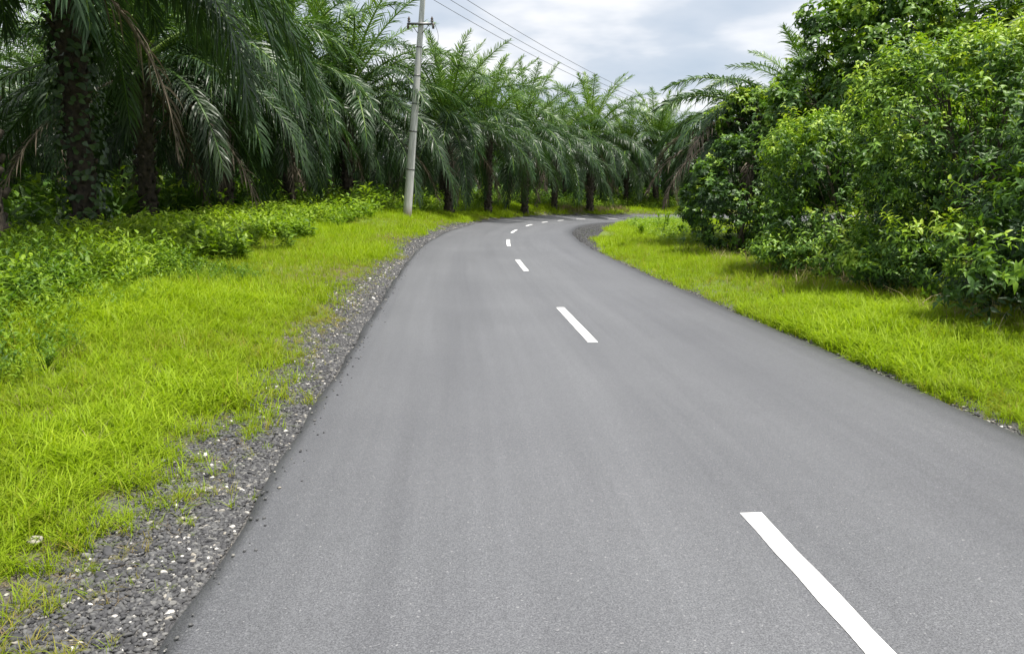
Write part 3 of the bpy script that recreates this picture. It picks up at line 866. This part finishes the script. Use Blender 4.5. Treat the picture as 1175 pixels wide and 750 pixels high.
# ------------------------------------------------------------------ grass
def inview(x, y, m=1.3):
    a = x/np.maximum(y+2.2, .1)
    return (np.abs(a) < .632*m) & (y > 1.0)
def grass_zone(g, s0, s1, lo, hi, dens, temps, sc, tint, edge_fade, side):
    """edge_fade: (d at the gravel side, width) density rises from 0 across it"""
    A = abs(hi-lo)*(s1-s0); n = int(A*dens)
    s = rng.uniform(s0, s1, n); d = rng.uniform(min(lo, hi), max(lo, hi), n)
    x, y = at(s, d)
    nz = np.sin(x*2.1+y*1.3)+np.sin(x*1.1-y*2.7+1)+np.sin(x*5.3+y*4.1+2)*.7+np.sin(x*9.7-y*7.1)*.6
    a = np.abs(d)
    f = np.clip((a-edge_fade[0]-(.11 if side < 0 else .03)*nz)/edge_fade[1], 0, 1)
    hole = np.sin(x*6.1+2*np.sin(y*3.3))+np.sin(y*7.3+2*np.sin(x*4.1))
    keep = (rng.random(n) < f**1.5*np.clip(1.15+.38*hole, .12, 1)) & inview(x, y)
    x, y, a, f, nz = x[keep], y[keep], a[keep], f[keep], nz[keep]
    lush = np.sin(x*.7+y*.45)+np.sin(x*1.3-y*.6+2)
    sc_ = sc*(.45+.6*f)*rng.uniform(.6, 1.5, len(x))*(1+.24*lush)
    t = tint+.32*(f-1)+.06*nz*.7+.075*lush+rng.normal(0, .10, len(x))
    axs = rng.normal(0, .12, (len(x), 3))+[0, 0, 1]
    scatter(g, temps, np.stack([x, y, gz(x, y)-.01], 1), axs, None, sc_, t)
TN = [tuft(11, .13, .0052, .035, .75, 3) for _ in range(8)]
TM = [tuft(8, .15, .009, .06, .7, 2) for _ in range(8)]
TF = [tuft(6, .19, .02, .12, .6, 1) for _ in range(8)]
TT = [tuft(9, .38, .007, .03, .55, 3) for _ in range(6)]
g = G()
for side in (-1, 1):
    e = (3.08, 1.05) if side < 0 else (2.76, .12)
    hi = 8.4 if side < 0 else 7.6
    rgn = [(.6, 7, 480, TN, 1.0), (7, 13, 300, TN, 1.25), (13, 26, 130, TM, 1.15)]
    for s0, s1, dens, T, sc in rgn:
        grass_zone(g, s0, s1, side*e[0]*.93, side*hi, dens, T, sc, .60, e, side)
    if side < 0:
        grass_zone(g, 26, 60, -3.3, -8.5, 60, TF, 1.1, .62, (3.35, .5), side)
        grass_zone(g, 60, 125, -3.2, -6.5, 34, TF, 1.7, .64, (3.2, .4), side)
    else:
        grass_zone(g, 26, 33, 2.9, 8, 70, TF, 1.0, .62, (2.95, .4), side)
        grass_zone(g, 33, 42, 3.6, 10, 50, TF, 1.05, .64, (4.1, .5), side); grass_zone(g, 42, 90, 4.4, 12, 50, TF, 1.15, .64, (4.7, .5), side)
# creeping sparse tufts in the gravel
n = 1700; s = rng.uniform(2, 26, n); d = -3.15-rng.random(n)**.6*.9; x, y = at(s, d)
scatter(g, TN, np.stack([x, y, gz(x, y)-.01], 1), rng.normal(0, .3, (n, 3))+[0, 0, 1], None, rng.uniform(.25, .7, n), rng.uniform(.15, .6, n))
# longer tufts
for s0, s1, a, b_, n in ((3, 30, -4.4, -8.5, 2600), (3, 30, 3.7, 6.6, 3800)):
    s = rng.uniform(s0, s1, n); d = rng.uniform(min(a, b_), max(a, b_), n); x, y = at(s, d)
    scatter(g, TT, np.stack([x, y, gz(x, y)-.01], 1), None, None, rng.uniform(.35, .95, n), rng.normal(.58, .17, n))
o = g.build('grass', M['grass']); tag(o, 'bright yellow green grass on the verges', 'grass', kind='stuff')

# ------------------------------------------------------------------ weeds and undergrowth
SPN = [sprig(random.uniform(.35, .95), 13, random.uniform(.11, .22), random.uniform(.035, .07), 3, lean=.6) for _ in range(12)]
SPM = [sprig(random.uniform(.4, .8), 10, .24, .085, 1) for _ in range(8)]
def zone(n, s0, s1, d0, d1, jig=.5):
    s = rng.uniform(s0, s1, n); d = rng.uniform(d0, d1, n); x, y = at(s, d)
    return x, y, s, d
g = G()
# weed bank, near
x, y, s, d = zone(5200, 4.5, 16, -10.5, -5.4)
nz = np.sin(x*1.7+y*.9)+np.sin(x*.8-y*1.6+1); k_ = (-d > 5.7+.45*nz) & inview(x, y, 1.5)
x, y, nz, d = x[k_], y[k_], nz[k_], d[k_]
scatter(g, SPN, np.stack([x, y, gz(x, y)-.03], 1), rng.normal(0, .2, (len(x), 3))+[0, 0, 1], None, rng.uniform(.45, .9, len(x))*np.clip((-d-5.6)/1.2, .5, 1), rng.normal(.52, .15, len(x))+.08*nz)
x, y, s, d = zone(5200, 16, 34, -10.5, -6.2)
nz = np.sin(x*1.7+y*.9)+np.sin(x*.8-y*1.6+1); k_ = (-d > 7.0+.7*nz) & inview(x, y, 1.4)
x, y, nz = x[k_], y[k_], nz[k_]
scatter(g, SPM, np.stack([x, y, gz(x, y)-.03], 1), rng.normal(0, .2, (len(x), 3))+[0, 0, 1], None, rng.uniform(.5, 1.15, len(x)), rng.normal(.66, .12, len(x))+.06*nz)
x, y, s, d = zone(4800, 34, 112, -12, -5.4)
nz = np.sin(x*.9+y*.5)+np.sin(x*.5-y*.8+1); k_ = (-d > 6.2+.5*nz) & inview(x, y, 1.3)
x, y, nz = x[k_], y[k_], nz[k_]
scatter(g, SPM, np.stack([x, y, gz(x, y)-.03], 1), rng.normal(0, .2, (len(x), 3))+[0, 0, 1], None, rng.uniform(.7, 1.6, len(x))*(1+.2*nz), rng.normal(.6, .12, len(x)))
# right-hand fringe at the bush feet
x, y, s, d = zone(1900, 7, 60, 5.6, 8.5)
k_ = (rng.random(len(x)) < .8)
x, y = x[k_], y[k_]
scatter(g, SPM, np.stack([x, y, gz(x, y)-.03], 1), rng.normal(0, .2, (len(x), 3))+[0, 0, 1], None, rng.uniform(.3, .8, len(x)), rng.normal(.6, .12, len(x)))
o = g.build('weeds', M['weed']); tag(o, 'dense broadleaf weeds between the mown grass and the palms', 'weeds', kind='stuff')
g = G()
n = 12000
x = rng.uniform(-36, 60, n); y = rng.uniform(9, 130, n); d = gd(x, y)
k_ = (d < -10) & (d > -40) & inview(x, y, 1.15) & (rng.random(n) < np.interp(y, [10, 60, 130], [1, .75, .6]))
x, y = x[k_], y[k_]
scatter(g, SPM, np.stack([x, y, gz(x, y)-.03], 1), rng.normal(0, .2, (len(x), 3))+[0, 0, 1], None, rng.uniform(.7, 1.5, len(x))*np.interp(y, [20, 80], [1, 1.7]), rng.normal(.30, .14, len(x)))  # tinted darker than the weeds, painting in the shade under the palms
n = 15000
x = rng.uniform(-50, 85, n); y = rng.uniform(18, 150, n); d = gd(x, y)
k_ = (d < -13) & (d > -46) & inview(x, y, 1.15)
x, y = x[k_], y[k_]
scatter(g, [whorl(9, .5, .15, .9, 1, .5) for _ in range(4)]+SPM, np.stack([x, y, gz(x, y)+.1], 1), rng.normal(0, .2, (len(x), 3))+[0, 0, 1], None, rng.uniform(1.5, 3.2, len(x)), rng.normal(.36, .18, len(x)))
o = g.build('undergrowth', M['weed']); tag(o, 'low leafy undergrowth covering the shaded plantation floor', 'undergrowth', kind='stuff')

g = G(); n = 90000
x = rng.uniform(-59, 91, n); y = rng.uniform(8, 155, n); d = gd(x, y)
k_ = (d < -45) & (d > -58) & inview(x, y, 1.15)
x, y = x[k_], y[k_]
z = gz(x, y)+8*rng.random(len(x))**1.5*(.8+.2*np.sin(x*.4+y*.3))
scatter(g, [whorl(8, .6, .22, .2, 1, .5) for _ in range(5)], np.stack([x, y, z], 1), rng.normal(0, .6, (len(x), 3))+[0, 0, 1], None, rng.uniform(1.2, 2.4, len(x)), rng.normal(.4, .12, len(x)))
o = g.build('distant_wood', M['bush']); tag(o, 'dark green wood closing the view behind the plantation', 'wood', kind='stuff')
# dry stalks along the right-hand thicket, russet plants at the far bend
g = G()
TD = [tuft(7, .5, .009, .06, .75, 3) for _ in range(6)]
n = 520; s = rng.uniform(7, 24, n); d = rng.normal(5.45, .4, n); x, y = at(s, d)
scatter(g, TD, np.stack([x, y, gz(x, y)-.02], 1), rng.normal(0, .25, (n, 3))+[0, 0, 1], None, rng.uniform(.35, 1.05, n), rng.uniform(.25, .95, n))
n = 120; s = rng.uniform(80, 90, n); d = rng.normal(-5.0, .5, n); x, y = at(s, d)
scatter(g, [tuft(9, .9, .04, .2, .5, 2)], np.stack([x, y, gz(x, y)-.02], 1), None, None, rng.uniform(.5, 1.1, n), rng.uniform(.2, .7, n))
n = 1300; s = rng.uniform(2, 24, n); d = -3.3-np.abs(rng.normal(0, .62, n)); x, y = at(s, d)
scatter(g, [tuft(5, .09, .005, .05, 1.8, 2) for _ in range(5)], np.stack([x, y, gz(x, y)+.004], 1), rng.normal(0, .5, (n, 3))+[0, 0, 1], None, rng.uniform(.3, .8, n), rng.uniform(.0, .6, n))
n = 500; s = rng.uniform(3, 30, n); d = np.where(rng.random(n) < .5, rng.uniform(-7, -4.2, n), rng.uniform(3.6, 6, n)); x, y = at(s, d)
scatter(g, TD, np.stack([x, y, gz(x, y)-.02], 1), None, None, rng.uniform(.3, .6, n), rng.uniform(.2, .8, n))
o = g.build('dry_grass', M['straw']); tag(o, 'straw coloured dry stalks by the bushes and dead blades beside the gravel', 'dry grass', kind='stuff')

# small spiky plants near the foot of the brown palm fronds
for i, (c, z, h) in enumerate(((760, 34, .9), (735, 33, .45), (795, 30, .6))):
    x = px(c, z); r = g = G()
    scatter(g, [sprig(h, 16, .28, .05, 3, elev=.7) for _ in range(3)], np.stack([x+rng.normal(0, .1, 5), z+rng.normal(0, .1, 5), gz(x, z)+0*np.zeros(5)], 1), None, None, 1.0, .6)
    o = g.build('young_plant', M['weed']); tag(o, ['taller bright young plant beside the hanging brown palm fronds', 'smallest young plant out on the grass inside the bend', 'young plant at the foot of the half swallowed palm'][i], 'plant', 'young plants inside the bend')

# ------------------------------------------------------------------ sky, sun, camera
SUN_EL, SUN_AZ = math.radians(74), math.radians(104)     # azimuth measured from +Y (ahead) towards +X
sd_ = Vector((math.sin(SUN_AZ)*math.cos(SUN_EL), math.cos(SUN_AZ)*math.cos(SUN_EL), math.sin(SUN_EL)))
w = bpy.data.worlds.new('World'); SC.world = w; w.use_nodes = True
nt = w.node_tree; nt.nodes.clear()
out = nt.nodes.new('ShaderNodeOutputWorld'); bg = nt.nodes.new('ShaderNodeBackground')
sky = N(nt, 'ShaderNodeTexSky'); sky.sky_type = 'NISHITA'; sky.sun_disc = False
sky.sun_elevation = SUN_EL; sky.sun_rotation = SUN_AZ; sky.dust_density = 2.0; sky.ozone_density = 1.0
tc = N(nt, 'ShaderNodeTexCoord'); sp = N(nt, 'ShaderNodeSeparateXYZ'); nt.links.new(tc.outputs['Generated'], sp.inputs[0])
zc = mth(nt, 'MAXIMUM', mth(nt, 'ADD', sp.outputs['Z'], .16), .06)
cb = N(nt, 'ShaderNodeCombineXYZ')
nt.links.new(mth(nt, 'DIVIDE', sp.outputs['X'], zc), cb.inputs[0]); nt.links.new(mth(nt, 'DIVIDE', sp.outputs['Y'], zc), cb.inputs[1])
n1 = noise(nt, 1.15, 5, cb.outputs[0], .5); n2 = noise(nt, .6, 3, cb.outputs[0], .5)
cl = ramp(nt, [(.34, (3.7, 4.3, 5.1)), (.45, (4.5, 4.95, 5.6)), (.53, (6.2, 6.35, 6.65)), (.63, (7.8, 7.85, 7.95))], n1)
cover = ramp(nt, [(.25, (.72, .72, .72)), (.55, (.96, .96, .96))], n2)
c = mixc(nt, cover, sky.outputs[0], cl)
nt.links.new(c, bg.inputs[0]); bg.inputs[1].default_value = .10
nt.links.new(bg.outputs[0], out.inputs[0])

ld = bpy.data.lights.new('sun', 'SUN'); ld.energy = 5.0; ld.angle = math.radians(1.2); ld.color = (1, .955, .88)
lo = bpy.data.objects.new('sun', ld); COL.objects.link(lo)
lo.rotation_euler = sd_.to_track_quat('Z', 'Y').to_euler(); lo.location = (0, 0, 60)

cam = bpy.data.cameras.new('camera'); cam.sensor_width = 36; cam.lens = FPX/1175*36; cam.clip_start = .05; cam.clip_end = 5000
co = bpy.data.objects.new('camera', cam); COL.objects.link(co)
co.location = (0, 0, HCAM); co.rotation_euler = (math.radians(90)-PITCH, 0, 0)
SC.camera = co

SC.view_settings.view_transform = 'Standard'; SC.view_settings.look = 'None'
SC.view_settings.exposure = 0.65; SC.view_settings.gamma = 1; SC.view_settings.use_curve_mapping = False
SC.cycles.use_denoising = True; SC.cycles.use_adaptive_sampling = True; SC.cycles.adaptive_threshold = .012
SC.cycles.max_bounces = 6; SC.cycles.diffuse_bounces = 3; SC.cycles.glossy_bounces = 2; SC.cycles.transmission_bounces = 4
